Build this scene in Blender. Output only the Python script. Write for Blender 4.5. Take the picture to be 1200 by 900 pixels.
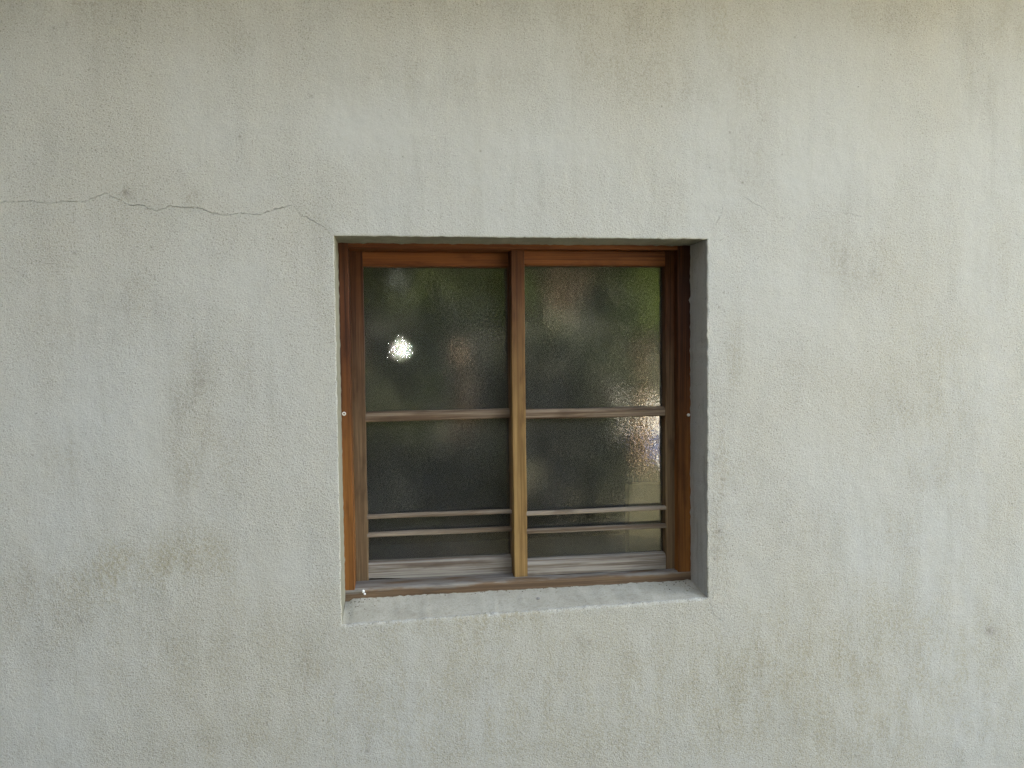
import bpy, math, random
import numpy as np
from mathutils import Vector, Matrix, noise
from mathutils.geometry import delaunay_2d_cdt

for o in list(bpy.data.objects):
    bpy.data.objects.remove(o)
scene = bpy.context.scene
COL = scene.collection
R = math.radians

# ------------------------------------------------------------------ camera
# wall plane is y = 0, the camera stands 1.63 m in front of it, 1.5 m up
FPX, VPX, VPY, ROLL, DIST, CAMZ = 920.0, 468.0, 412.0, R(-1.0), 1.63, 1.5
def cam_axes():
    n = np.array([(VPX - 600) / FPX, (VPY - 450) / FPX, 1.0]); n /= np.linalg.norm(n)
    up = np.array([math.sin(ROLL), -math.cos(ROLL), 0])
    h = np.cross(n, up); h /= np.linalg.norm(h)
    if h[0] < 0: h = -h
    z = np.cross(h, n)
    if z[1] > 0: z = -z
    return h, n, z
AX_H, AX_N, AX_Z = cam_axes()
def at(px, py, y=0.0):
    """photo pixel -> (x, z) on the vertical plane at depth y behind the wall face"""
    r = np.array([(px - 600) / FPX, (py - 450) / FPX, 1.0])
    d = np.array([r @ AX_H, r @ AX_N, r @ AX_Z]) * (DIST + y) / (r @ AX_N)
    return float(d[0]), float(CAMZ + d[2])

cam_data = bpy.data.cameras.new('camera')
cam = bpy.data.objects.new('camera', cam_data); COL.objects.link(cam)
cam_data.sensor_fit = 'HORIZONTAL'; cam_data.sensor_width = 36.0
cam_data.lens = 36.0 * FPX / 1200.0
cam_data.clip_start = 0.02; cam_data.clip_end = 500
M = np.stack([AX_H, AX_N, AX_Z])          # rows: world x, y, z in image axes (x right, y down, z forward)
cr, cu, cb = M[:, 0], -M[:, 1], -M[:, 2]
mw = Matrix(((cr[0], cu[0], cb[0], 0), (cr[1], cu[1], cb[1], -DIST), (cr[2], cu[2], cb[2], CAMZ), (0, 0, 0, 1)))
cam.matrix_world = mw
scene.camera = cam

# ------------------------------------------------------------------ sky, sun, exposure
SUN_EL, SUN_AZ = R(40), R(46)             # the sun stands behind the house: the wall lies in open shade, the garden in light
world = bpy.data.worlds.new('World'); scene.world = world
world.use_nodes = True
wn = world.node_tree.nodes; wl = world.node_tree.links
bg = wn['Background']
sky = wn.new('ShaderNodeTexSky'); sky.sky_type = 'NISHITA'; sky.sun_disc = False
sky.sun_elevation = SUN_EL; sky.sun_rotation = SUN_AZ
sky.air_density = 1.0; sky.dust_density = 5.0; sky.ozone_density = 1.0
wl.new(sky.outputs[0], bg.inputs[0]); bg.inputs[1].default_value = 0.15
sd = bpy.data.lights.new('sun', 'SUN'); sd.energy = 4.0; sd.angle = R(0.6); sd.color = (1, 0.97, 0.93)
sun = bpy.data.objects.new('sun', sd); COL.objects.link(sun)
sdir = Vector((math.sin(SUN_AZ) * math.cos(SUN_EL), math.cos(SUN_AZ) * math.cos(SUN_EL), math.sin(SUN_EL)))
sun.rotation_euler = sdir.to_track_quat('Z', 'Y').to_euler(); sun.location = (3, 6, 9)
vs = scene.view_settings
vs.view_transform = 'Standard'; vs.look = 'None'; vs.gamma = 1.0; vs.use_curve_mapping = False
vs.exposure = 3.72
vs.use_white_balance = True; vs.white_balance_temperature = 8150; vs.white_balance_tint = 8
# the phone's flash, lit beside the lens: it shows as the white glint in the glass
fd = bpy.data.lights.new('flash_lamp', 'POINT'); fd.energy = 0.32; fd.shadow_soft_size = 0.008
fl = bpy.data.objects.new('flash_lamp', fd); COL.objects.link(fl); fl.location = (0.012, -DIST - 0.01, CAMZ + 0.008)
scene.render.engine = 'CYCLES'
scene.cycles.max_bounces = 6
scene.cycles.use_denoising = True; scene.cycles.denoising_prefilter = 'NONE'; scene.cycles.sample_clamp_indirect = 6.0; scene.cycles.use_adaptive_sampling = False

# ------------------------------------------------------------------ node helpers
class NT:
    def __init__(self, name):
        self.m = bpy.data.materials.new(name); self.m.use_nodes = True
        self.t = self.m.node_tree; self.n = self.t.nodes; self.l = self.t.links
        self.n.clear(); self.out = self.n.new('ShaderNodeOutputMaterial')
    def node(self, typ, **kw):
        nd = self.n.new(typ)
        for k, v in kw.items(): setattr(nd, k, v)
        return nd
    def put(self, sock, v):
        if isinstance(v, bpy.types.NodeSocket): self.l.new(v, sock)
        else:
            if sock.type == 'RGBA' and not isinstance(v, (int, float)) and len(v) == 3: v = (*v, 1)
            sock.default_value = v
    def math(self, op, a, b=0.0, clamp=False):
        nd = self.node('ShaderNodeMath', operation=op, use_clamp=clamp); self.put(nd.inputs[0], a); self.put(nd.inputs[1], b); return nd.outputs[0]
    def mix(self, f, a, b, blend='MIX'):
        nd = self.node('ShaderNodeMix', data_type='RGBA', blend_type=blend); self.put(nd.inputs[0], f); self.put(nd.inputs[6], a); self.put(nd.inputs[7], b); return nd.outputs[2]
    def noise(self, vec, scale, detail=3, rough=0.5, out=0, dist=0.0):
        nd = self.node('ShaderNodeTexNoise'); self.put(nd.inputs['Vector'], vec); nd.inputs['Scale'].default_value = scale
        nd.inputs['Detail'].default_value = detail; nd.inputs['Roughness'].default_value = rough; nd.inputs['Distortion'].default_value = dist
        return nd.outputs[out]
    def voro(self, vec, scale, feature='F1'):
        nd = self.node('ShaderNodeTexVoronoi', feature=feature); self.put(nd.inputs['Vector'], vec); nd.inputs['Scale'].default_value = scale
        return nd.outputs[0]
    def ramp(self, v, lo, hi, a=0.0, b=1.0):
        nd = self.node('ShaderNodeMapRange', interpolation_type='SMOOTHSTEP'); self.put(nd.inputs[0], v)
        for i, x in enumerate((lo, hi, a, b)): nd.inputs[i + 1].default_value = x
        return nd.outputs[0]
    def mapping(self, vec, scale=(1, 1, 1), loc=(0, 0, 0)):
        nd = self.node('ShaderNodeMapping'); self.put(nd.inputs[0], vec); nd.inputs['Scale'].default_value = scale; self.put(nd.inputs['Location'], loc); return nd.outputs[0]
    def pos(self): return self.node('ShaderNodeNewGeometry').outputs['Position']
    def bump(self, h, strength, dist, normal=None):
        nd = self.node('ShaderNodeBump'); self.put(nd.inputs['Height'], h); nd.inputs['Strength'].default_value = strength; nd.inputs['Distance'].default_value = dist
        if normal is not None: self.put(nd.inputs['Normal'], normal)
        return nd.outputs[0]
    def principled(self, color, rough=0.8, normal=None, spec=0.5):
        p = self.node('ShaderNodeBsdfPrincipled'); self.put(p.inputs['Base Color'], color); self.put(p.inputs['Roughness'], rough)
        p.inputs['Specular IOR Level'].default_value = spec
        if normal is not None: self.put(p.inputs['Normal'], normal)
        return p.outputs[0]
    def done(self, sh): self.l.new(sh, self.out.inputs[0]); return self.m

def mat_plaster():
    t = NT('weathered_plaster'); P = t.pos()
    att = t.node('ShaderNodeAttribute', attribute_name='marks').outputs['Color']
    sep = t.node('ShaderNodeSeparateColor'); t.l.new(att, sep.inputs[0])
    dark, ochre, pale = sep.outputs[0], sep.outputs[1], sep.outputs[2]
    base = (0.42, 0.41, 0.36)
    n1 = t.noise(t.mapping(P, (1, 1, 0.55), (0.3, 0, 0.2)), 2.2, 4, 0.55)
    n2 = t.noise(t.mapping(P, (1, 1, 0.4), (3, 0, 7)), 9, 5, 0.6)
    c = t.mix(t.ramp(n1, 0.35, 0.7), base, (0.425, 0.43, 0.405))
    c = t.mix(t.ramp(n2, 0.5, 0.75, 0, 0.5), c, (0.345, 0.34, 0.30))
    # wear patches whose shapes come from the wall itself: denser dark grains, broken by runs
    brk = t.noise(t.mapping(P, (1, 1, 0.35)), 24, 5, 0.68)
    fine = t.noise(t.mapping(P, (1, 1, 0.8), (2, 2, 5)), 150, 3, 0.6)
    run = t.noise(t.mapping(P, (1, 1, 0.09), (4, 0, 1)), 34, 4, 0.6)
    c = t.mix(t.math('MULTIPLY', t.ramp(run, 0.5, 0.72), t.ramp(n1, 0.4, 0.62, 0.03, 0.24)), c, (0.30, 0.29, 0.245))
    lump = t.math('MULTIPLY', t.ramp(brk, 0.36, 0.62, 0.1, 1.0), t.ramp(fine, 0.40, 0.62, 0.3, 1.0))
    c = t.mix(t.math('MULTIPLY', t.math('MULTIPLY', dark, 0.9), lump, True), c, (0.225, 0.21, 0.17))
    c = t.mix(t.math('MULTIPLY', t.math('MULTIPLY', ochre, 1.3), lump, True), c, (0.285, 0.255, 0.155))
    c = t.mix(t.math('MULTIPLY', pale, t.ramp(n2, 0.3, 0.7, 0.35, 0.7)), c, (0.455, 0.465, 0.45))
    spot = t.node('ShaderNodeAttribute', attribute_name='marks').outputs['Alpha']
    c = t.mix(t.math('MULTIPLY', spot, t.ramp(fine, 0.25, 0.5, 0.6, 1.0)), c, (0.13, 0.12, 0.10))
    # sand grains: dark and light ones
    rough_zone = t.math('SUBTRACT', t.math('ADD', t.math('MULTIPLY', t.math('SUBTRACT', 0.5, n1), 1.8), t.math('ADD', 0.15, t.math('MULTIPLY', n2, 1.5))), t.math('MULTIPLY', pale, 0.7), True)
    g1 = t.noise(P, 330, 2, 0.6)
    g2 = t.noise(t.mapping(P, (1, 1, 1), (5, 1, 2)), 520, 1, 0.5)
    g3 = t.noise(t.mapping(P, (1, 1, 1), (1, 8, 2)), 170, 2, 0.5)
    spk = t.math('MULTIPLY', t.ramp(g1, 0.54, 0.70), rough_zone)
    c = t.mix(t.math('MULTIPLY', spk, 0.9), c, (0.17, 0.165, 0.14))
    c = t.mix(t.math('MULTIPLY', t.ramp(g2, 0.57, 0.72), 0.7), c, (0.56, 0.57, 0.54))
    rare = t.ramp(t.noise(t.mapping(P, (1, 1, 1), (9, 4, 2)), 120, 1, 0.4), 0.755, 0.80)
    c = t.mix(t.math('MULTIPLY', rare, 0.6), c, (0.12, 0.115, 0.10))
    h = t.math('ADD', t.math('MULTIPLY', g1, 1.0), t.math('ADD', t.math('MULTIPLY', g3, 0.9), t.math('MULTIPLY', g2, 0.4)))
    h = t.math('MULTIPLY', h, rough_zone)
    nb = t.bump(t.noise(P, 14, 3, 0.5), 0.35, 0.012)
    nb = t.bump(h, 0.42, 0.0035, nb)
    return t.done(t.principled(c, 0.92, nb, 0.2))

def mat_cement(name, col, col2, grain=0.35, stain=(0.16, 0.155, 0.13), top_dark=0.0):
    t = NT(name); P = t.pos()
    n1 = t.noise(t.mapping(P, (1, 1, 0.3)), 18, 5, 0.6)
    c = t.mix(t.ramp(n1, 0.3, 0.7), col, col2)
    run = t.noise(t.mapping(P, (14, 14, 1.2)), 6, 4, 0.6)
    c = t.mix(t.ramp(run, 0.52, 0.75, 0, 0.45), c, stain)
    pit = t.ramp(t.noise(P, 170, 2, 0.5), 0.66, 0.74)
    c = t.mix(t.math('MULTIPLY', pit, 0.6), c, stain)
    g = t.noise(P, 300, 3, 0.6)
    c = t.mix(t.ramp(g, 0.4, 0.75, 0, grain), c, tuple(x * 0.6 for x in col))
    return t.done(t.principled(c, 0.9, t.bump(t.math('ADD', g, t.math('MULTIPLY', n1, 3.0)), 0.5, 0.0015), 0.25))

def tuple_dk(t, dk): return t.mix(1.0, dk, (0.62, 0.6, 0.6), 'MULTIPLY')
def mat_wood(name, lo_col, hi_col, lo_dark, hi_dark, z0, z1, rough=0.6, sheen=0.4):
    """long grain runs along each piece's own x axis; lo_* is the colour where rain has bleached the timber, hi_* where the varnish is left, on jambs also lintel shade"""
    t = NT(name)
    tc = t.node('ShaderNodeTexCoord').outputs['Object']
    rnd = t.node('ShaderNodeObjectInfo').outputs['Random']
    off = t.node('ShaderNodeCombineXYZ'); t.put(off.inputs[0], t.math('MULTIPLY', rnd, 17.0)); t.put(off.inputs[1], t.math('MULTIPLY', rnd, 5.0)); t.put(off.inputs[2], t.math('MULTIPLY', rnd, 9.0))
    V = t.mapping(tc, (1, 1, 1), off.outputs[0])
    wob = t.noise(t.mapping(V, (3, 8, 8)), 1.0, 3, 0.5)
    fib = t.noise(t.mapping(V, (4, 300, 300)), 1.0, 3, 0.7)
    ring = t.noise(t.mapping(V, (1.6, 75, 75)), 1.0, 4, 0.55, dist=0.6)
    patch = t.noise(t.mapping(V, (7, 30, 30)), 1.0, 4, 0.6)
    sx = t.node('ShaderNodeSeparateXYZ'); t.l.new(t.pos(), sx.inputs[0])
    z = t.math('ADD', sx.outputs[2], t.math('MULTIPLY', t.math('SUBTRACT', patch, 0.5), 0.55 * abs(z1 - z0) + 0.05))
    k = t.ramp(z, z0, z1)
    light = t.mix(k, lo_col, hi_col); dk = t.mix(k, lo_dark, hi_dark)
    g = t.math('ADD', t.math('MULTIPLY', ring, 0.65), t.math('MULTIPLY', fib, 0.45))
    c = t.mix(t.ramp(g, 0.44, 0.66), light, dk)
    c = t.mix(t.ramp(patch, 0.5, 0.72, 0, 0.7), c, tuple_dk(t, dk))
    c = t.mix(t.ramp(wob, 0.62, 0.75, 0, 0.35), c, dk)
    rg = t.math('ADD', rough, t.math('MULTIPLY', t.math('SUBTRACT', patch, 0.5), 0.25))
    nb = t.bump(g, 0.55, 0.0012)
    return t.done(t.principled(c, rg, nb, sheen))

def mat_glass():
    t = NT('hammered_glass'); P = t.pos()
    v = t.node('ShaderNodeTexVoronoi', feature='SMOOTH_F1'); t.put(v.inputs['Vector'], P); v.inputs['Scale'].default_value = 150; v.inputs['Smoothness'].default_value = 0.6
    n1 = t.noise(P, 230, 2, 0.5); n2 = t.noise(P, 40, 2, 0.5)
    h = t.math('ADD', t.math('MULTIPLY', v.outputs[0], 0.9), t.math('ADD', n1, t.math('MULTIPLY', n2, 1.4)))
    nb = t.bump(h, 1.0, 0.00006)
    gl = t.node('ShaderNodeBsdfAnisotropic'); t.put(gl.inputs['Color'], (1, 1, 1)); gl.inputs['Roughness'].default_value = 0.012; t.put(gl.inputs['Normal'], nb)
    tr = t.node('ShaderNodeBsdfTransparent'); t.put(tr.inputs[0], (0.80, 0.82, 0.78))
    df = t.node('ShaderNodeBsdfDiffuse')
    film = t.noise(t.mapping(P, (1, 1, 0.5)), 9, 4, 0.6)
    sp = t.ramp(t.noise(P, 330, 1, 0.5), 0.70, 0.78)
    t.put(df.inputs[0], t.mix(sp, (0.36, 0.36, 0.355), (0.8, 0.8, 0.78)))
    m1 = t.node('ShaderNodeMixShader')
    t.put(m1.inputs[0], t.math('ADD', t.math('MULTIPLY', t.ramp(film, 0.3, 0.75, 0.045, 0.085), t.ramp(n1, 0.3, 0.7, 0.6, 1.5)), t.math('MULTIPLY', sp, 0.10)))
    t.l.new(tr.outputs[0], m1.inputs[1]); t.l.new(df.outputs[0], m1.inputs[2])
    fr = t.node('ShaderNodeFresnel'); fr.inputs[0].default_value = 1.72; t.put(fr.inputs[1], nb)
    m2 = t.node('ShaderNodeMixShader'); t.l.new(fr.outputs[0], m2.inputs[0]); t.l.new(m1.outputs[0], m2.inputs[1]); t.l.new(gl.outputs[0], m2.inputs[2])
    return t.done(m2.outputs[0])

def mat_simple(name, a, b, scale=6, rough=0.85, bump=0.0, stretch=(1, 1, 1)):
    t = NT(name); P = t.mapping(t.pos(), stretch)
    n = t.noise(P, scale, 5, 0.6)
    nb = t.bump(n, 0.6, bump) if bump else None
    return t.done(t.principled(t.mix(t.ramp(n, 0.3, 0.7), a, b), rough, nb, 0.3))

def mat_leaf(name, a, b):
    t = NT(name); n = t.noise(t.pos(), 3.0, 3, 0.6)
    c = t.mix(t.ramp(n, 0.3, 0.7), a, b)
    d = t.principled(c, 0.55, None, 0.4)
    tr = t.node('ShaderNodeBsdfTranslucent'); t.put(tr.inputs[0], c)
    m = t.node('ShaderNodeMixShader'); m.inputs[0].default_value = 0.35; t.l.new(d, m.inputs[1]); t.l.new(tr.outputs[0], m.inputs[2])
    return t.done(m.outputs[0])

MT = dict(
    plaster=mat_plaster(),
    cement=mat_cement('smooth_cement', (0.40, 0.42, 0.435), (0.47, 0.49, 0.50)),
    olive=mat_cement('olive_bounce_cement', (0.24, 0.24, 0.19), (0.30, 0.30, 0.24)),  # olive cast of green bounce light put into the reveal colour
    sill=mat_cement('sill_mortar', (0.40, 0.375, 0.305), (0.49, 0.465, 0.385), 0.45, (0.24, 0.22, 0.17)),
    jamb=mat_wood('varnished_jamb_wood', (0.24, 0.095, 0.024), (0.095, 0.030, 0.011), (0.115, 0.042, 0.012), (0.03, 0.010, 0.005), 1.12, 1.55, 0.6, 0.2),  # darker upper end: remaining varnish plus lintel shade set in the colour
    head=mat_wood('varnished_head_wood', (0.20, 0.068, 0.020), (0.20, 0.068, 0.020), (0.095, 0.030, 0.011), (0.095, 0.030, 0.011), 0.0, 0.5, 0.6, 0.2),
    stile=mat_wood('bleached_stile_wood', (0.22, 0.15, 0.085), (0.085, 0.031, 0.013), (0.11, 0.068, 0.037), (0.04, 0.014, 0.007), 1.12, 1.66, 0.7, 0.15),
    centre=mat_wood('straw_stile_wood', (0.29, 0.18, 0.072), (0.10, 0.036, 0.014), (0.155, 0.085, 0.03), (0.05, 0.018, 0.008), 1.22, 1.70, 0.65, 0.18),
    grey=mat_wood('greyed_rail_wood', (0.29, 0.265, 0.23), (0.23, 0.18, 0.13), (0.12, 0.092, 0.07), (0.09, 0.055, 0.034), 1.0, 1.4, 0.75, 0.2),
    bar=mat_wood('brown_grey_bar_wood', (0.25, 0.205, 0.16), (0.22, 0.165, 0.115), (0.11, 0.078, 0.053), (0.09, 0.055, 0.034), 1.0, 1.4, 0.75, 0.15),
    sillwood=mat_wood('worn_sill_wood', (0.17, 0.11, 0.065), (0.25, 0.23, 0.205), (0.095, 0.058, 0.034), (0.14, 0.12, 0.10), 0.974, 0.984, 0.7, 0.25),
    glass=mat_glass(),
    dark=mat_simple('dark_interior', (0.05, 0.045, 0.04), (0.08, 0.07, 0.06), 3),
    board=mat_simple('pale_card', (0.55, 0.47, 0.34), (0.62, 0.54, 0.40), 8),
    tile=mat_simple('grey_roof_tile', (0.07, 0.072, 0.078), (0.12, 0.12, 0.125), 12, 0.6),
    nboard=mat_simple('dark_weatherboard', (0.05, 0.044, 0.038), (0.09, 0.08, 0.07), 6, 0.85, 0.003, (8, 8, 0.5)),
    soffit=mat_simple('brown_eave_board', (0.10, 0.065, 0.04), (0.16, 0.11, 0.07), 5, 0.8, 0, (1, 20, 1)),
    metal=mat_simple('dull_screw_metal', (0.62, 0.62, 0.60), (0.7, 0.7, 0.68), 200, 0.4),
    hole=mat_simple('screw_recess', (0.05, 0.04, 0.03), (0.08, 0.07, 0.06), 200, 0.8),
    white=mat_simple('white_flake', (0.7, 0.7, 0.68), (0.8, 0.8, 0.78), 150),
    stone=mat_simple('pebble_stone', (0.16, 0.155, 0.145), (0.30, 0.29, 0.27), 300),
    dirt=mat_simple('dry_dirt', (0.06, 0.045, 0.03), (0.22, 0.18, 0.12), 500),
    soil=mat_simple('mossy_ground', (0.03, 0.036, 0.018), (0.065, 0.06, 0.04), 2.0, 0.95, 0.02),
    gravel=mat_simple('pale_gravel', (0.41, 0.415, 0.40), (0.53, 0.535, 0.52), 30, 0.95, 0.01),
    blue=mat_simple('blue_plastic', (0.02, 0.05, 0.16), (0.03, 0.07, 0.20), 5, 0.4),
    bark=mat_simple('brown_bark', (0.10, 0.075, 0.05), (0.20, 0.155, 0.11), 9, 0.9, 0.02, (4, 4, 0.6)),
    palebark=mat_simple('pale_bark', (0.32, 0.24, 0.17), (0.42, 0.33, 0.24), 9, 0.9, 0.01, (4, 4, 0.6)),
    leafA=mat_leaf('green_leaf', (0.05, 0.09, 0.018), (0.10, 0.15, 0.03)),
    leafB=mat_leaf('dark_leaf', (0.022, 0.034, 0.016), (0.042, 0.056, 0.024)),
    leafC=mat_leaf('russet_leaf', (0.14, 0.075, 0.035), (0.20, 0.12, 0.06)),
)

# ------------------------------------------------------------------ object helpers
def link(name, mesh, mat, parent=None, loc=(0, 0, 0), rot=(0, 0, 0)):
    o = bpy.data.objects.new(name, mesh); COL.objects.link(o)
    if mat is not None and not mesh.materials: mesh.materials.append(mat)
    o.location = loc; o.rotation_euler = rot
    if parent is not None: o.parent = parent
    return o
def mesh_of(name, v, f):
    me = bpy.data.meshes.new(name); me.from_pydata([tuple(map(float, p)) for p in v], [], f); me.update(); return me
def empty(name, loc=(0, 0, 0), parent=None):
    o = bpy.data.objects.new(name, None); COL.objects.link(o); o.location = loc; o.empty_display_size = 0.1
    if parent is not None: o.parent = parent
    return o
def tag(o, label=None, cat=None, group=None, kind=None):
    for k, v in (('label', label), ('category', cat), ('group', group), ('kind', kind)):
        if v: o[k] = v
    return o
def box_mesh(name, x0, x1, y0, y1, z0, z1):
    v = [(x, y, z) for x in (x0, x1) for y in (y0, y1) for z in (z0, z1)]
    return mesh_of(name, v, [(0, 1, 3, 2), (4, 6, 7, 5), (0, 4, 5, 1), (2, 3, 7, 6), (0, 2, 6, 4), (1, 5, 7, 3)])

# ------------------------------------------------------------------ the setting
gm = mesh_of('ground', [(-150, -150, 0), (150, -150, 0), (150, 150, 0), (-150, 150, 0)], [(0, 1, 2, 3)])
tag(link('ground', gm, MT['soil']), kind='structure')
rng = random.Random(5)
path_l, path_r = [], []
for i in range(26):
    y = -1.6 - i * 1.1
    cx = 3.9 + 0.12 * i + 0.5 * math.sin(i * 0.55)
    path_l.append((cx - 1.1 + rng.uniform(-.12, .12), y, 0.006)); path_r.append((cx + max(1.2, 4.5 - i * 0.55) + rng.uniform(-.12, .12), y, 0.006))  # near right side widened to bounce sunlight onto the wall
pm = mesh_of('path', path_l + path_r, [(i, i + 26, i + 27, i + 1) for i in range(25)])
tag(link('path', pm, MT['gravel']), kind='structure')

# ------------------------------------------------------------------ the house
OX0, OX1, OZ1 = -0.127, 0.662, 1.7348         # opening in the wall face
OZL, OZR = 0.9385, 0.9505                     # its lower edge, left and right: the mortar sill is not level
YF = 0.095                                    # front of the window frame
IZ0 = 0.9615                                  # sill height at the frame
house = empty('plastered_house', (0.27, 0, 0))
tag(house, 'weathered pale grey plaster house wall with fine cracks around a small brown window', 'house')
HO = -0.27                                    # children carry world x minus the house's base

def hlink(name, me, mat): return link(name, me, mat, house, (HO, 0, 0))

# cracks, as pixel polylines of the photograph laid on the wall face: (points, widths start/end in mm)
CR = [
 ([(-60,236),(-20,238),(0,237),(25,236.5),(38,235),(60,239),(72,235.5),(98,236.5),(110,232),(124,226),(138,233),(150,240),(168,241),(182,247.5),(200,241),(218,243.5),(232,243),(247,249),(266,252.5),(278,250),(292,250),(304,252),(318,246),(343,240),(352,251),(365,258),(378,265),(387.5,273.5)], 1.7, 1.5),
 ([(832.5,273.5),(838,264),(845,252),(848,240),(849,228)], 1.1, 0.4),
 ([(866,226),(880,236),(890,241),(900,247),(912,255),(926,256)], 1.0, 0.5),
 ([(955,249),(963,246.5),(975,248),(990,250),(1003,252),(1016,255)], 0.9, 0.5),
 ([(394,741),(384,748),(388,764),(385,785),(388,800),(392,815),(389,832),(391,850),(391,880),(394,905)], 0.9, 0.6),
 ([(831.5,706),(836,718),(845,727),(850,738)], 1.0, 0.6),
 ([(843,760),(841,790),(842,815),(839,832),(844,856),(843,880),(846,905)], 0.8, 0.6),
]
def crack_ribbon(pts, w0, w1, seed):
    r = random.Random(seed); P = [Vector((*at(*p),)) for p in pts]; Q = []
    for a, b in zip(P[:-1], P[1:]):
        n = max(1, int((b - a).length / 0.004))
        d = (b - a).normalized(); nn = Vector((-d.y, d.x))
        for i in range(n):
            q = a.lerp(b, i / n)
            if i: q += nn * r.uniform(-0.0016, 0.0016)
            Q.append(q)
    Q.append(P[-1]); L, C, Rr = [], [], []
    for i, q in enumerate(Q):
        d = (Q[min(i + 1, len(Q) - 1)] - Q[max(i - 1, 0)]).normalized(); nn = Vector((-d.y, d.x))
        w = (w0 + (w1 - w0) * i / (len(Q) - 1)) * 0.00042 * (0.8 + 0.9 * noise.noise((q.x * 22, q.y * 22, seed))) * r.uniform(0.4, 1.6)
        L.append(q + nn * w); C.append(q); Rr.append(q - nn * w)
    return L, C, Rr

# stain / wear marks, top band partly eave shade put into the colour: (px, py, rx, ry, dark, ochre, pale)
MARKS = [
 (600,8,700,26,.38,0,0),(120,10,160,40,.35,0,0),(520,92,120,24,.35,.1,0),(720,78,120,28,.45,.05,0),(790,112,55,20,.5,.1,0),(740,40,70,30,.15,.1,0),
 (850,28,16,40,.1,.3,0),(880,110,18,60,.4,.15,0),(875,190,34,55,.4,.05,0),(895,90,40,26,.3,.1,0),(1045,16,60,20,.45,0,0),(1160,110,36,34,.3,.05,0),(1060,75,24,12,.25,0,0),
 (110,60,5,60,.5,0,0),(56,170,10,60,.35,0,0),(70,70,14,14,.3,0,0),(290,55,24,18,.35,0,0),(365,60,10,40,.3,0,0),(240,130,10,16,.35,0,0),(140,250,22,26,.4,.05,0),(225,232,9,9,.8,0,0),(148,226,5,5,.9,0,0),(281,160,4,4,.7,0,0),(365,113,5,5,.6,0,0),
 (40,330,30,60,.3,0,0),(70,400,24,70,.35,0,0),(210,470,12,70,.55,.05,0),(235,455,14,60,.6,.05,0),(297,440,9,45,.5,0,0),(130,360,24,60,.3,0,0),(180,360,50,20,.25,0,0),(75,540,24,30,.4,.15,0),(250,545,40,40,.3,.15,0),(215,560,20,30,.3,.1,0),
 (165,660,70,26,.35,.45,0),(225,655,38,30,.4,.4,0),(120,680,20,28,.2,.4,0),(35,680,60,30,.4,.05,0),(30,720,60,30,.35,0,0),(370,770,24,24,.35,.05,0),(355,790,14,22,.3,0,0),(240,760,60,30,.2,0,0),(60,880,40,24,.3,0,0),(230,875,40,20,.3,.05,0),(310,870,30,18,.25,.1,0),(95,727,3,3,.9,0,0),
 (425,880,11,24,.6,0,0),(590,722,60,9,.25,.5,0),(560,735,60,20,.1,.3,0),(680,755,28,8,.4,.1,0),(560,790,40,20,.2,.1,0),(480,730,60,20,.2,.15,0),(520,880,80,20,.25,.05,0),(640,800,20,14,.25,0,0),(745,775,24,14,.3,.1,0),(740,880,50,20,.2,.1,0),(460,800,24,16,.2,.05,0),
 (980,290,36,40,.45,.05,0),(1010,320,50,30,.35,0,0),(860,420,18,50,.3,.2,0),(845,580,10,100,.45,.15,0),(838,630,6,30,.5,.1,0),(870,540,30,40,.2,.15,0),(905,600,30,20,.3,.05,0),(1060,470,40,26,.35,.05,0),(1085,560,26,22,.4,0,0),(1090,440,20,50,.2,.05,0),(1050,620,30,30,.25,.1,0),(955,620,50,26,.2,.05,0),(985,780,50,16,.2,.05,0),
 (1160,740,8,7,1,.0,0),(860,810,24,22,.4,0,0),(880,780,30,30,.25,0,0),(1045,858,26,12,.4,0,0),(1030,880,34,18,.3,.05,0),(1180,600,26,30,.2,.1,0),(1150,850,30,40,.2,.05,0),(970,870,30,18,.2,.1,0),(1165,300,20,60,.2,.1,0),(950,430,30,40,.2,.05,0),(1180,30,30,40,.25,.1,0),
 (600,830,420,90,0,.4,0),(1020,800,260,140,0,.45,0),(1110,450,120,180,0,.2,0),(200,740,240,80,0,.2,0),(520,120,420,80,0,0,.4),(1010,110,200,100,0,0,.35),
 (430,150,60,30,0,0,.8),(400,155,40,30,0,0,.5),(650,170,80,22,0,0,.6),(560,75,60,20,0,0,.3),(76,80,26,26,0,0,.5),(220,80,22,30,0,0,.4),(250,160,50,34,0,0,.5),(220,150,24,40,0,0,.4),(290,225,26,26,0,0,.5),(35,190,24,70,0,0,.3),
 (25,470,30,110,0,0,.35),(100,470,18,60,0,0,.25),(185,600,44,60,0,0,.35),(160,500,40,30,0,0,.2),(350,665,36,26,0,0,.5),(300,680,40,16,0,0,.3),(75,830,80,26,0,0,.15),(110,840,50,30,0,0,.3),(240,310,26,24,0,0,.3),(275,330,20,30,0,0,.3),
 (930,55,50,40,0,0,.5),(1010,50,34,34,0,0,.4),(1110,72,26,40,0,0,.5),(1180,90,14,40,0,0,.3),(860,140,20,70,0,0,.3),(965,210,60,40,0,0,.5),(820,240,22,60,0,0,.4),(1100,180,70,30,0,0,.3),(1020,160,60,60,0,0,.2),(930,380,60,60,0,0,.4),(920,330,40,60,0,0,.3),(1150,330,26,90,0,0,.3),(1165,420,30,80,0,0,.35),
 (1000,400,60,40,0,0,.3),(1020,260,60,16,0,0,.3),(940,530,30,70,0,0,.25),(1000,650,24,40,0,0,.3),(890,690,40,40,0,0,.3),(1130,700,10,30,0,0,.5),(1090,680,10,40,0,0,.3),(1100,840,50,30,0,0,.45),(1010,820,60,24,0,0,.3),(500,850,50,24,0,0,.2),(690,830,50,24,0,0,.2),(840,740,20,40,0,0,.3),(400,800,14,60,0,0,.3),(1180,680,30,40,0,0,.2),
]
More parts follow.
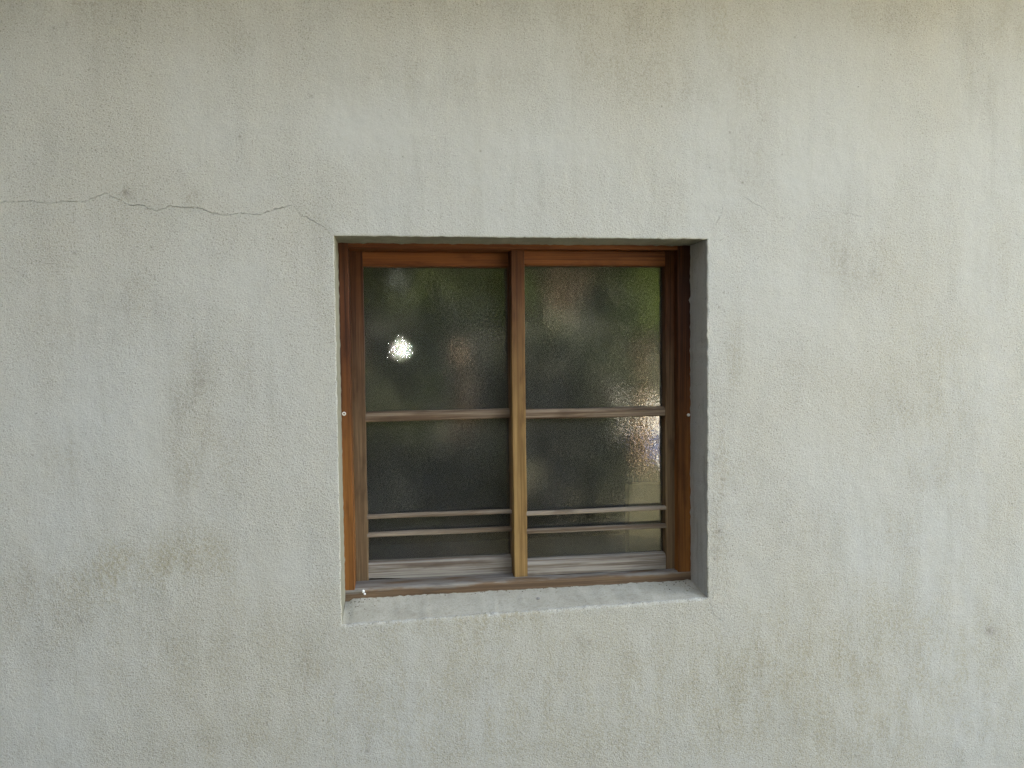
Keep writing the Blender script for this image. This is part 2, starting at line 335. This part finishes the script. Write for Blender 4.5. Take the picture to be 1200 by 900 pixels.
SPOTS = [(1160,740,7,.32),(148,226,2.2,.6),(281,160,1.8,.5),(365,113,2.2,.35),(95,727,1.8,.6),(177,290,2.2,.35),(87,297,1.6,.5),(63,33,1.6,.45),(870,214,1.4,.7),(384,408,2,.5),(690,755,2,.35),(430,880,2.4,.5),(843,622,1.8,.6),(836,470,1.8,.45)]
_r = random.Random(77)
SPOTS += [(_r.uniform(834, 862), _r.uniform(330, 660), _r.uniform(.8, 1.5), _r.uniform(.3, .65)) for _ in range(22)]
SPOTS += [(_r.uniform(10, 1190), _r.uniform(10, 890), _r.uniform(.8, 1.4), _r.uniform(.3, .6)) for _ in range(60)]
SPOTS = [q for q in SPOTS if not (380 < q[0] < 834 and 268 < q[1] < 745)]
def build_wall():
    r = np.random.default_rng(3)
    # opening outline, walked round with fine uneven steps: (x, z, outward nx, nz, radius)
    def side(a, b, nrm, rad, jit, step=0.009):
        n = max(2, int(math.hypot(b[0] - a[0], b[1] - a[1]) / step)); out = []
        for i in range(n):
            t = i / n; x = a[0] + (b[0] - a[0]) * t; z = a[1] + (b[1] - a[1]) * t
            e = 0 if i == 0 else r.normal(0, jit)
            rr = rad * (1 + 0.5 * noise.noise((x * 14, z * 14, 3.0)) + 0.05 * r.normal()) if i else min(rad, 0.004); rr = max(rr, rad * 0.4)
            nx, nz = nrm if i else (0, 0)
            out.append([x + nrm[0] * e, z + nrm[1] * e, nx, nz, rr])
        return out
    c = [(OX0, OZL), (OX1, OZR), (OX1, OZ1), (OX0, OZ1)]
    loop = side(c[0], c[1], (0, -1), 0.007, 0.0006) + side(c[1], c[2], (1, 0), 0.0035, 0.0006) + side(c[2], c[3], (0, 1), 0.003, 0.0005) + side(c[3], c[0], (-1, 0), 0.0028, 0.0006)
    N = len(loop); cornidx = [i for i, p in enumerate(loop) if p[2] == 0 and p[3] == 0]
    for i, nn in zip(cornidx, [(-1, -1), (1, -1), (1, 1), (-1, 1)]): loop[i][2], loop[i][3] = nn
    rings = []
    for th in (0, 30, 60, 90):
        s, co = math.sin(R(th)), math.cos(R(th))
        rings.append([(p[0] + p[2] * p[4] * (1 - s), p[4] * (1 - co), p[1] + p[3] * p[4] * (1 - s)) for p in loop])
    # flat face: constrained triangulation with the crack grooves cut in
    pts, edges = [], []
    def add(p): pts.append(Vector((float(p[0]), float(p[1])))); return len(pts) - 1
    X0, X1, Z0, Z1 = -3.6, 6.2, -0.3, 2.78
    bnd = [add(p) for p in ((X0, Z0), (X1, Z0), (X1, Z1), (X0, Z1))]
    edges += [(bnd[i], bnd[(i + 1) % 4]) for i in range(4)]
    hole = [add((p[0], p[2])) for p in rings[0]]
    edges += [(hole[i], hole[(i + 1) % N]) for i in range(N)]
    centres = set(); avoid = []
    for k, (pl, w0, w1) in enumerate(CR):
        L, C, Rr = crack_ribbon(pl, w0, w1, 40 + k)
        il, ic, ir = [add(p) for p in L], [add(p) for p in C], [add(p) for p in Rr]
        centres.update(ic[1:-1]); avoid += C
        for a in (il, ic, ir): edges += [(a[i], a[i + 1]) for i in range(len(a) - 1)]
        edges += [(il[0], ic[0]), (ic[0], ir[0]), (il[-1], ic[-1]), (ic[-1], ir[-1])]
    av = np.array([(p.x, p.y) for p in avoid])
    def grid(x0, x1, z0, z1, st, skip=None):
        for x in np.arange(x0, x1, st):
            for z in np.arange(z0, z1, st):
                xx, zz = x + r.uniform(-.3, .3) * st, z + r.uniform(-.3, .3) * st
                if skip and skip[0] < xx < skip[1] and skip[2] < zz < skip[3]: continue
                if OX0 - .022 < xx < OX1 + .022 and OZL - .03 < zz < OZ1 + .02: continue
                if np.min((av[:, 0] - xx) ** 2 + (av[:, 1] - zz) ** 2) < 0.006 ** 2: continue
                add((xx, zz))
    for (px, py, rr, a) in SPOTS:
        x, z = at(px, py); add((x, z))
        for k in (.5, 1.0, 1.7):
            for i in range(9): add((x + k * rr * 1.78e-3 * math.cos(i * .698 + k), z + k * rr * 1.78e-3 * math.sin(i * .698 + k)))
    grid(-1.0, 1.7, 0.4, 2.4, 0.016)
    grid(X0 + .05, X1 - .03, Z0 + .05, Z1 - .03, 0.09, (-1.02, 1.72, 0.38, 2.42))
    V, Ed, F, ov, oe, of = delaunay_2d_cdt(pts, edges, [], 0, 1e-7, True)
    src = [o[0] if o else -1 for o in ov]
    V2 = np.array([(v.x, v.y) for v in V])
    verts = [(v.x, 0.0035 if s in centres else 0.0, v.y) for v, s in zip(V, src)]
    hs = set(hole); faces = []; ring0 = [(p[0], p[2]) for p in rings[0]]
    def inside(x, z):
        c = False
        for (ax, az), (bx_, bz) in zip(ring0, ring0[1:] + ring0[:1]):
            if (az > z) != (bz > z) and x < (bx_ - ax) * (z - az) / (bz - az) + ax: c = not c
        return c
    for f in F:
        cx, cz = V2[list(f)].mean(0)
        if all(src[i] in hs for i in f) and inside(cx, cz): continue
        a, b, c3 = V2[f[0]], V2[f[1]], V2[f[2]]
        cr = (b[0] - a[0]) * (c3[1] - a[1]) - (b[1] - a[1]) * (c3[0] - a[0])
        faces.append(tuple(f) if cr > 0 else tuple(reversed(f)))
    # rounded arris
    first = {s: i for i, s in enumerate(src)}
    ids = [[first[h] for h in hole]]
    for rg in rings[1:]:
        b = len(verts); verts += rg; ids.append(list(range(b, b + N)))
    for a, b in zip(ids[:-1], ids[1:]):
        for i in range(N): faces.append((a[i], a[(i + 1) % N], b[(i + 1) % N], b[i]))
    me = mesh_of('wall', verts, faces)
    # marks
    P = np.array(verts); mk = np.zeros((len(P), 4), dtype=np.float32); mk[:, 3] = 0
    e = r.normal
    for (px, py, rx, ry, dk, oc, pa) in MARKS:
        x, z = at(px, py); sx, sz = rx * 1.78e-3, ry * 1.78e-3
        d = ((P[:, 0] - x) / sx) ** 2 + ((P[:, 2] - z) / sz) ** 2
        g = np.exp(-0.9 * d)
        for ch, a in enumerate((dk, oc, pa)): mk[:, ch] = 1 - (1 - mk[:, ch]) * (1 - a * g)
    for (px, py, rr, a) in SPOTS:
        x, z = at(px, py); d2 = ((P[:, 0] - x) ** 2 + (P[:, 2] - z) ** 2) / (rr * 1.78e-3) ** 2
        mk[:, 3] = np.maximum(mk[:, 3], a * np.exp(-d2))
    for _ in range(110):                          # the same wear goes on beyond the picture
        x, z = r.uniform(X0, X1), r.uniform(0, Z1)
        if -1.0 < x < 1.7 and 0.45 < z < 2.3: continue
        sx, sz = r.uniform(.03, .12), r.uniform(.04, .2); g = np.exp(-0.9 * (((P[:, 0] - x) / sx) ** 2 + ((P[:, 2] - z) / sz) ** 2))
        ch = r.choice(3, p=[.5, .15, .35]); mk[:, ch] = np.maximum(mk[:, ch], g * .45)
    at_ = me.attributes.new('marks', 'FLOAT_COLOR', 'POINT'); at_.data.foreach_set('color', mk.ravel())
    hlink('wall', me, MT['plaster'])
    # reveals and the mortar sill
    last = rings[-1]; q = cornidx + [N]
    ends = {}
    def strip(name, i0, i1, inner, mat):
        idx = [i % N for i in range(i0, i1 + 1)]; K = len(idx); v = []
        a = [last[i] for i in idx]
        b = [inner(i / (K - 1)) for i in range(K)]
        rows = 7
        for rw in range(rows):
            t = rw / (rows - 1)
            for p, w in zip(a, b):
                j = 0.0006 * r.normal() if 0 < rw < rows - 1 else 0
                v.append((p[0] + (w[0] - p[0]) * t, p[1] + (w[1] - p[1]) * t, p[2] + (w[2] - p[2]) * t + j))
        f = [(rw * K + i, rw * K + i + 1, (rw + 1) * K + i + 1, (rw + 1) * K + i) for rw in range(rows - 1) for i in range(K - 1)]
        me = mesh_of(name, v, f)
        for p in me.polygons: p.use_smooth = True
        hlink(name, me, mat)
    jz = lambda s: abs(r.normal(0, s))
    yi = YF + 0.004
    strip('window_sill', q[0], q[1], lambda t: (OX0 + .001 + (OX1 - OX0 - .002) * t, yi, IZ0 + 0.0015 + jz(.0012) - (0.006 if t < .02 else 0)), MT['sill'])
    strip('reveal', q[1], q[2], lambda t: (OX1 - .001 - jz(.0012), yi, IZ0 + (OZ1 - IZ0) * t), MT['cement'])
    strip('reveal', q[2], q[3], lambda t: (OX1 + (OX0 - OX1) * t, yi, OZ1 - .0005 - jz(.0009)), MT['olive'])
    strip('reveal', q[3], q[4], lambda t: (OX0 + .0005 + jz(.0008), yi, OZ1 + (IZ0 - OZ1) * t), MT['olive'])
build_wall()
# the rest of the house: side and back walls, floor, roof with a deep eave
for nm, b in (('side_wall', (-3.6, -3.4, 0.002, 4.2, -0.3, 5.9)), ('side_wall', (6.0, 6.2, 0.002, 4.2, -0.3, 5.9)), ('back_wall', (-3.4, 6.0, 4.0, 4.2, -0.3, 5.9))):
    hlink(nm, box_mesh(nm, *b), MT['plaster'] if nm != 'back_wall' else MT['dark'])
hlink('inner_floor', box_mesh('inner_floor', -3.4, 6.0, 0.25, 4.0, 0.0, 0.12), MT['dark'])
# inner face of the front wall, with the opening left free
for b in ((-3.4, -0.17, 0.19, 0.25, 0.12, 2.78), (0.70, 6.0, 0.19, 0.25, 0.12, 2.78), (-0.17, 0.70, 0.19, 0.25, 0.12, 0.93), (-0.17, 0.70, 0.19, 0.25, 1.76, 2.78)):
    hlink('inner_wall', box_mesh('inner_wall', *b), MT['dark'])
def slab(y0, z0, y1, z1, th):
    v = [(x, y, z + d) for x in (-4.2, 6.8) for (y, z) in ((y0, z0), (y1, z1)) for d in (0, th)]
    return mesh_of('roof', v, [(0, 1, 3, 2), (4, 6, 7, 5), (0, 4, 5, 1), (2, 3, 7, 6), (0, 2, 6, 4), (1, 5, 7, 3)])
hlink('pent_roof', slab(-0.56, 2.55, 0.0, 2.80, 0.10), MT['tile'])
hlink('added_upper_wall', box_mesh('added_upper_wall', -3.6, 6.2, 0.001, 0.2, 2.78, 5.9), MT['plaster'])  # unseen upper storey added to lengthen the house shadow on the ground
hlink('roof', slab(-0.7, 5.7, 2.1, 7.0, 0.14), MT['tile'])
hlink('roof', slab(4.9, 5.7, 2.1, 7.0, 0.14), MT['tile'])
for i in range(21):
    x = -3.9 + i * 0.48
    v = [(x + dx, y, z - d) for dx in (0, .06) for (y, z) in ((-0.52, 2.565), (-0.002, 2.797)) for d in (0, .075)]
    hlink('rafter', mesh_of('rafter', v, [(0, 1, 3, 2), (4, 6, 7, 5), (0, 4, 5, 1), (2, 3, 7, 6), (0, 2, 6, 4), (1, 5, 7, 3)]), MT['soffit'])

# ------------------------------------------------------------------ the window
win = empty('window', (0.2665, YF, 0.96)); win.parent = house; win.location = (0.2665 - 0.27, YF, 0.96)
win['label'] = 'brown wooden window with two sliding sashes, bleached grey towards the bottom'
WX, WZ = 0.2665, 0.96
def timber(name, axis, a, b, c0, c1, y0, y1, mat, bev=0.002, seed=0, chip=None, slope=0.0, ease=None):
    """a bar from a to b along world x ('x') or z ('z'); c0..c1 is its width across, y0..y1 its depth. Its own x axis is its length."""
    r = random.Random(seed * 7 + 1); L = b - a; n = max(6, int(L / 0.03)); w = c1 - c0; d = y1 - y0
    b2 = ease or bev
    sec = [(-w / 2, bev), (-w / 2 + bev * .35, bev * .35), (-w / 2 + bev, 0), (w / 2 - b2, 0), (w / 2 - b2 * .35, b2 * .35), (w / 2, b2 + slope), (w / 2, d), (-w / 2, d)]
    K = len(sec); v = []
    ph = [r.uniform(0, 6) for _ in range(3)]
    for i in range(n + 1):
        s = -L / 2 + L * i / n
        wv = 0.0004 * math.sin(s * 9 + ph[0]) + 0.0003 * math.sin(s * 31 + ph[1])
        for k, (cw, cy) in enumerate(sec):
            jw = r.uniform(-.00035, .00035) if 0 < i < n else 0
            cc = cw + wv + jw
            if chip and k in (0, 1, 2, 7): cc += chip(s + L / 2)
            v.append((s, cy + r.uniform(-.00025, .00025), cc))
    f = [(i * K + k, i * K + (k + 1) % K, (i + 1) * K + (k + 1) % K, (i + 1) * K + k) for i in range(n) for k in range(K)]
    f += [tuple(range(K)), tuple(n * K + k for k in reversed(range(K)))]
    me = mesh_of(name, v, f)
    mid, cm = (a + b) / 2, (c0 + c1) / 2
    if axis == 'x': loc, rot = (mid - WX, y0 - YF, cm - WZ), (0, 0, 0)
    else: loc, rot = (cm - WX, y0 - YF, mid - WZ), (0, -math.pi / 2, 0)      # local x -> world z, local z -> world -x
    return link(name, me, mat, win, loc, rot)
YR = YF + 0.024; YL = YR + 0.033
# fixed frame, set back into the mortar
timber('jamb', 'z', 0.976, 1.745, -0.150, -0.1055, YF, YF + .11, MT['jamb'], .0015, 1)
timber('jamb', 'z', 0.976, 1.745, 0.6305, 0.685, YF + .0005, YF + .11, MT['jamb'], .0015, 2)
timber('head', 'x', -0.1055, 0.6305, 1.7235, 1.756, YF + .001, YF + .11, MT['head'], .0015, 3)
timber('sill_rail', 'x', -0.150, 0.685, 0.940, 0.9835, YF - .001, YF + .11, MT['sillwood'], .001, 4, slope=0.002, ease=.004)
# left sash, in the inner groove
timber('stile', 'z', 0.984, 1.7232, -0.114, -0.0775, YL, YL + .030, MT['stile'], .0015, 5)
timber('stile', 'z', 0.984, 1.7232, 0.249, 0.282, YL, YL + .030, MT['stile'], .0015, 6)
timber('top_rail', 'x', -0.0775, 0.249, 1.690, 1.7232, YL + .0006, YL + .029, MT['head'], .003, 7)
timber('muntin', 'x', -0.0775, 0.249, 1.3430, 1.3652, YL + .002, YL + .020, MT['bar'], .003, 8, ease=.008)
timber('guard_bar', 'x', -0.0790, 0.2505, 1.1233, 1.1330, YL - .001, YL + .009, MT['bar'], .0015, 9, ease=.004)
timber('guard_bar', 'x', -0.0790, 0.2505, 1.0818, 1.0920, YL - .001, YL + .009, MT['bar'], .0015, 10, ease=.004)
timber('bottom_rail', 'x', -0.0775, 0.249, 0.9838, 1.0238, YL + .0006, YL + .029, MT['grey'], .0015, 11, chip=lambda s: max(0, 0.007 * (1 - s / 0.085)) * (0.6 + 0.4 * math.sin(s * 120) ** 2), ease=.010)
# right sash, in the outer groove
timber('stile', 'z', 0.984, 1.7232, 0.2500, 0.2812, YR, YR + .030, MT['centre'], .002, 12)
timber('stile', 'z', 0.984, 1.7232, 0.6090, 0.645, YR, YR + .030, MT['stile'], .002, 13)
timber('top_rail', 'x', 0.2812, 0.6090, 1.690, 1.7232, YR + .0006, YR + .029, MT['head'], .003, 14)
timber('muntin', 'x', 0.2812, 0.6090, 1.3435, 1.3652, YR + .002, YR + .020, MT['bar'], .003, 15, ease=.008)
timber('guard_bar', 'x', 0.2800, 0.6100, 1.1235, 1.1328, YR - .001, YR + .009, MT['bar'], .0015, 16, ease=.004)
timber('guard_bar', 'x', 0.2800, 0.6100, 1.0815, 1.0916, YR - .001, YR + .009, MT['bar'], .0015, 17, ease=.004)
timber('bottom_rail', 'x', 0.2812, 0.6090, 0.9838, 1.0210, YR + .0006, YR + .029, MT['grey'], .0015, 18, ease=.010)
for x0, x1, y, z0, z1 in ((-0.082, 0.253, YL + .0205, 1.361, 1.694), (-0.082, 0.253, YL + .0205, 1.019, 1.347), (0.277, 0.613, YR + .0205, 1.361, 1.694), (0.277, 0.613, YR + .0205, 1.017, 1.347)):
    link('glass_pane', box_mesh('glass_pane', x0 - WX, x1 - WX, y - YF, y - YF + .003, z0 - WZ, z1 - WZ), MT['glass'], win)
# screw on the left jamb: a pale ring with a dark recess
def lathe(name, prof, n=16):
    v = [(rr * math.cos(2 * math.pi * i / n), yy, rr * math.sin(2 * math.pi * i / n)) for (rr, yy) in prof for i in range(n)]
    f = [(k * n + i, k * n + (i + 1) % n, (k + 1) * n + (i + 1) % n, (k + 1) * n + i) for k in range(len(prof) - 1) for i in range(n)]
    f.append(tuple(range((len(prof) - 1) * n, len(prof) * n)))
    return mesh_of(name, v, f)
link('screw', lathe('screw', [(.0044, .001), (.0042, -.0012), (.0034, -.0018), (.0019, -.0016), (.0018, .0002)]), MT['metal'], win, (-0.1205 - WX, 0, 1.3672 - WZ))
link('nail', lathe('nail', [(.0036, .001), (.0034, -.002), (.0012, -.0032)]), MT['metal'], win, (0.6555 - WX, 0, 1.3470 - WZ))

# ------------------------------------------------------------------ small loose things on the sill
def lump(name, loc, size, mat, seed, squash=(1, 1, .7)):
    r = random.Random(seed); v = []; n, m = 10, 6
    for j in range(1, m):
        ph = math.pi * j / m
        for i in range(n):
            th = 2 * math.pi * i / n; k = size * r.uniform(.8, 1.15)
            v.append((k * squash[0] * math.sin(ph) * math.cos(th), k * squash[1] * math.sin(ph) * math.sin(th), k * squash[2] * math.cos(ph)))
    top, bot = len(v), len(v) + 1; v += [(0, 0, size * squash[2]), (0, 0, -size * squash[2])]
    f = [(j * n + i, (j + 1) * n + i, (j + 1) * n + (i + 1) % n, j * n + (i + 1) % n) for j in range(m - 2) for i in range(n)]
    f += [(top, i, (i + 1) % n) for i in range(n)] + [(bot, (m - 2) * n + (i + 1) % n, (m - 2) * n + i) for i in range(n)]
    return link(name, mesh_of(name, v, f), mat, None, loc)
def sill_z(x, y):
    zo = OZL + (OZR - OZL) * (x - OX0) / (OX1 - OX0)
    return zo + (IZ0 - zo) * max(0, (y - .013)) / (YF - .013)
x, y = 0.2925, 0.048
tag(lump('pebble', (x, y, sill_z(x, y) + .0025), .0042, MT['stone'], 3, (1.15, .8, .75)), 'tiny grey pebble lying on the pale mortar sill below the centre post', 'pebble')
tag(lump('plaster_crumb', (-0.0868, YF - .0015, IZ0 + .0165), .0036, MT['white'], 4, (.9, .8, 1)), 'larger white plaster crumb caught on the brown bottom rail near its left end', 'crumb')
tag(lump('plaster_crumb', (-0.0842, YF - .002, IZ0 + .0105), .0026, MT['white'], 5, (1, .8, .9)), 'smaller white plaster crumb just under the larger one on the bottom rail', 'crumb')
def crumbs():
    r = random.Random(9); v, f = [], []
    for k in range(150):
        x = r.uniform(OX0 + .006, OX1 - .008); y = YF - abs(r.gauss(0, .006)) - .001
        if r.random() < .35: x = OX1 - .012 - abs(r.gauss(0, .03)); y = r.uniform(.03, YF)
        if r.random() < .25: x = OX0 + .012 + abs(r.gauss(0, .035)); y = r.uniform(.03, YF)
        s = r.uniform(.0005, .0019); z = sill_z(x, y) + s * .5 + .001
        b = len(v); v += [(x + s * r.uniform(.7, 1.3) * dx, y + s * r.uniform(.7, 1.3) * dy, z + s * .7 * dz) for dx, dy, dz in ((1, 0, 0), (-1, 0, 0), (0, 1, 0), (0, -1, 0), (0, 0, 1), (0, 0, -1))]
        f += [tuple(b + i for i in t) for t in ((0, 2, 4), (2, 1, 4), (1, 3, 4), (3, 0, 4), (2, 0, 5), (1, 2, 5), (3, 1, 5), (0, 3, 5))]
    return tag(link('dirt_crumbs', mesh_of('dirt_crumbs', v, f), MT['dirt']), 'scattered dark dirt crumbs along the foot of the window frame', 'dirt', kind='stuff')
crumbs()
# pale box inside, close behind the lower right pane
bd = tag(empty('storage_panel', (0.74, 0.28, 0.12)), 'pale beige upright panel standing indoors behind the lower right pane', 'panel')
link('board', box_mesh('board', -.178, .16, -.02, .012, 0.03, 1.04), MT['board'], bd)
for dx in (-.12, .12): link('foot', box_mesh('foot', dx - .02, dx + .02, -.024, .09, 0, .03), MT['board'], bd)

# ------------------------------------------------------------------ the garden across from the window, seen only mirrored in the glass
def foliage(name, blobs, n, leaf, mat, seed, parent):
    r = np.random.default_rng(seed); w = np.array([b[3] * b[4] * b[5] for b in blobs]) ** .7; w /= w.sum()
    k = r.choice(len(blobs), n, p=w); B = np.array(blobs)[k]
    d = r.normal(size=(n, 3)); d /= np.linalg.norm(d, axis=1)[:, None]
    rad = r.uniform(.35, 1.0, n) ** .6
    c = B[:, :3] + d * B[:, 3:6] * rad[:, None]
    u = r.normal(size=(n, 3)); u /= np.linalg.norm(u, axis=1)[:, None]
    t = r.normal(size=(n, 3)); t = np.cross(u, t); t /= np.linalg.norm(t, axis=1)[:, None]
    s = leaf * r.uniform(.6, 1.3, n)[:, None]
    V = np.stack([c - u * s, c + t * s * .5, c + u * s, c - t * s * .5], 1).reshape(-1, 3)
    F = np.arange(n * 4).reshape(-1, 4)
    me = bpy.data.meshes.new(name); me.from_pydata(V.tolist(), [], F.tolist()); me.update()
    return link(name, me, mat, parent)
def limb(v, f, a, b, r0, r1, n=8):
    a, b = Vector(a), Vector(b); q = (b - a).to_track_quat('Z', 'Y'); s = len(v)
    for p, rr in ((a, r0), (b, r1)):
        v += [tuple(p + q @ Vector((rr * math.cos(2 * math.pi * i / n), rr * math.sin(2 * math.pi * i / n), 0))) for i in range(n)]
    f += [(s + i, s + (i + 1) % n, s + n + (i + 1) % n, s + n + i) for i in range(n)]
def tree(x, y, h, cr, cz, n, leaf, lmat, bmat, r0, seed, label, lean=0.0, extra=()):
    t = tag(empty('garden_tree', (x, y, 0)), label, 'tree', 'trees in the garden facing the window')
    r = random.Random(seed); v, f = [], []
    pts = [(0, 0, -.1)] + [(lean * k + r.uniform(-.06, .06), r.uniform(-.06, .06), h * .8 * k / 5) for k in range(1, 6)]
    for i in range(5): limb(v, f, pts[i], pts[i + 1], r0 * (1 - i * .16), r0 * (1 - (i + 1) * .16))
    blobs = []
    for k in range(11):
        a = r.uniform(0, 6.28); d = cr * r.uniform(.25, .8); z = cz + (h - cz) * r.uniform(0, 1)
        e = (d * math.cos(a), d * math.sin(a), z); j = r.randint(2, 5); limb(v, f, pts[j], e, r0 * .3, r0 * .08, 6)
        blobs.append((*e, cr * r.uniform(.3, .5), cr * r.uniform(.3, .5), cr * r.uniform(.25, .4)))
    for e in extra:
        limb(v, f, pts[3], e[:3], r0 * .25, r0 * .08, 6); blobs.append(e)
    link('trunk', mesh_of('trunk', v, f), bmat, t)
    foliage('crown', blobs, n, leaf, lmat, seed, t)
tree(-0.45, -6.6, 5.0, 1.5, 1.8, 6500, .10, MT['leafA'], MT['bark'], .12, 1, 'broad green garden tree nearest the added light-blocking house', extra=((.4, .3, 2.3, .55, .5, .5), (.75, .1, 2.7, .5, .5, .45), (-.1, .4, 2.1, .4, .4, .35)))
tree(0.75, -8.2, 5.5, 1.8, 2.1, 4000, .11, MT['leafC'], MT['bark'], .15, 2, 'russet leaved garden tree behind the green trees', extra=((-.3, .9, 2.75, .5, .5, .5), (.5, .9, 2.75, .45, .5, .5)))
tree(1.52, -5.6, 5.0, 1.4, 2.05, 3500, .10, MT['leafA'], MT['palebark'], .09, 3, 'green garden tree with a pale bare trunk')
tree(3.0, -7.6, 5.5, 1.7, 2.0, 5000, .11, MT['leafA'], MT['bark'], .14, 4, 'bright green garden tree beside the gravel path')
# unseen house added to block light, so that end of the wall is darker
blocker_house = tag(empty('light_blocking_house', (-3.02, -3.4, 0)), 'unseen dark boarded house added to block light, at a right angle to the plaster wall', 'house')
link('wall', box_mesh('wall', -1.5, 1.45, -2.9, 2.9, -.1, 5.2), MT['nboard'], blocker_house)
bm_ = box_mesh('board', 0, .022, -.092, .092, 0, 5.2)
for k in range(30): link('board', bm_, MT['nboard'], blocker_house, (1.452 if k % 2 else 1.458, -2.8 + k * .193, 0))
v = [(x, y, z) for y in (-3.2, 3.1) for (x, z) in ((-2.0, 5.0), (0, 6.6), (1.9, 5.0), (1.9, 5.14), (0, 6.76), (-2.0, 5.14))]
link('roof', mesh_of('roof', v, [tuple(range(6)), tuple(range(11, 5, -1))] + [(i, i + 6, (i + 1) % 6 + 6, (i + 1) % 6) for i in range(6)]), MT['tile'], blocker_house)
def shrub(x, y, w, h, n, mat, seed, label):
    t = tag(empty('garden_shrub', (x, y, 0)), label, 'shrub', 'shrubs in the garden facing the window')
    r = random.Random(seed)
    v, f = [], []
    bl = []
    for k in range(9):
        e = (r.uniform(-w, w) * .8, r.uniform(-.5, .5), h * r.uniform(.25, .8)); limb(v, f, (e[0] * .4, 0, -.05), e, .02, .008, 5)
        bl.append((*e, w * .45, .5, h * .28))
    link('stem', mesh_of('stem', v, f), MT['bark'], t); foliage('leaves', bl, n, .07, mat, seed, t)
shrub(-2.4, -9.5, 1.8, 2.0, 3500, MT['leafB'], 21, 'wide dark shrub between the russet tree and the added light-blocking house')
shrub(0.2, -10.4, 1.6, 2.0, 3500, MT['leafB'], 22, 'dark shrub under the russet tree')
shrub(2.5, -10.4, 1.2, 1.9, 2500, MT['leafB'], 23, 'dark shrub beside the pale trunk')
shrub(7.2, -14.0, 2.2, 2.2, 4000, MT['leafB'], 24, 'dark shrub across the gravel path')
shrub(-0.6, -4.9, 1.0, 1.55, 2500, MT['leafB'], 25, 'low dark shrub under the broad green tree')
shrub(1.25, -4.9, 0.8, 1.75, 2200, MT['leafB'], 26, 'dark shrub hiding the foot of the pale trunk')
shrub(0.3, -3.9, 0.7, 0.8, 1500, MT['leafB'], 27, 'lowest dark shrub beside the mossy ground before the window')
tub = tag(empty('garden_tub', (3.25, -8.3, 0)), 'round blue plastic tub on the ground by the gravel path', 'tub')
def ring(prof, n=24):
    v = [(rr * math.cos(2 * math.pi * i / n), rr * math.sin(2 * math.pi * i / n), zz) for (rr, zz) in prof for i in range(n)]
    return v, [(k * n + i, k * n + (i + 1) % n, (k + 1) * n + (i + 1) % n, (k + 1) * n + i) for k in range(len(prof) - 1) for i in range(n)]
link('body', mesh_of('body', *ring([(.02, 0), (.27, 0), (.33, .34), (.315, .34), (.255, .02), (.02, .02)])), MT['blue'], tub)
link('rim', mesh_of('rim', *ring([(.31, .335), (.345, .335), (.345, .36), (.31, .36), (.31, .335)])), MT['blue'], tub)
shrub(-0.25, -8.6, 1.1, 3.3, 4500, MT['leafA'], 28, 'tall green shrub behind the broad green tree')
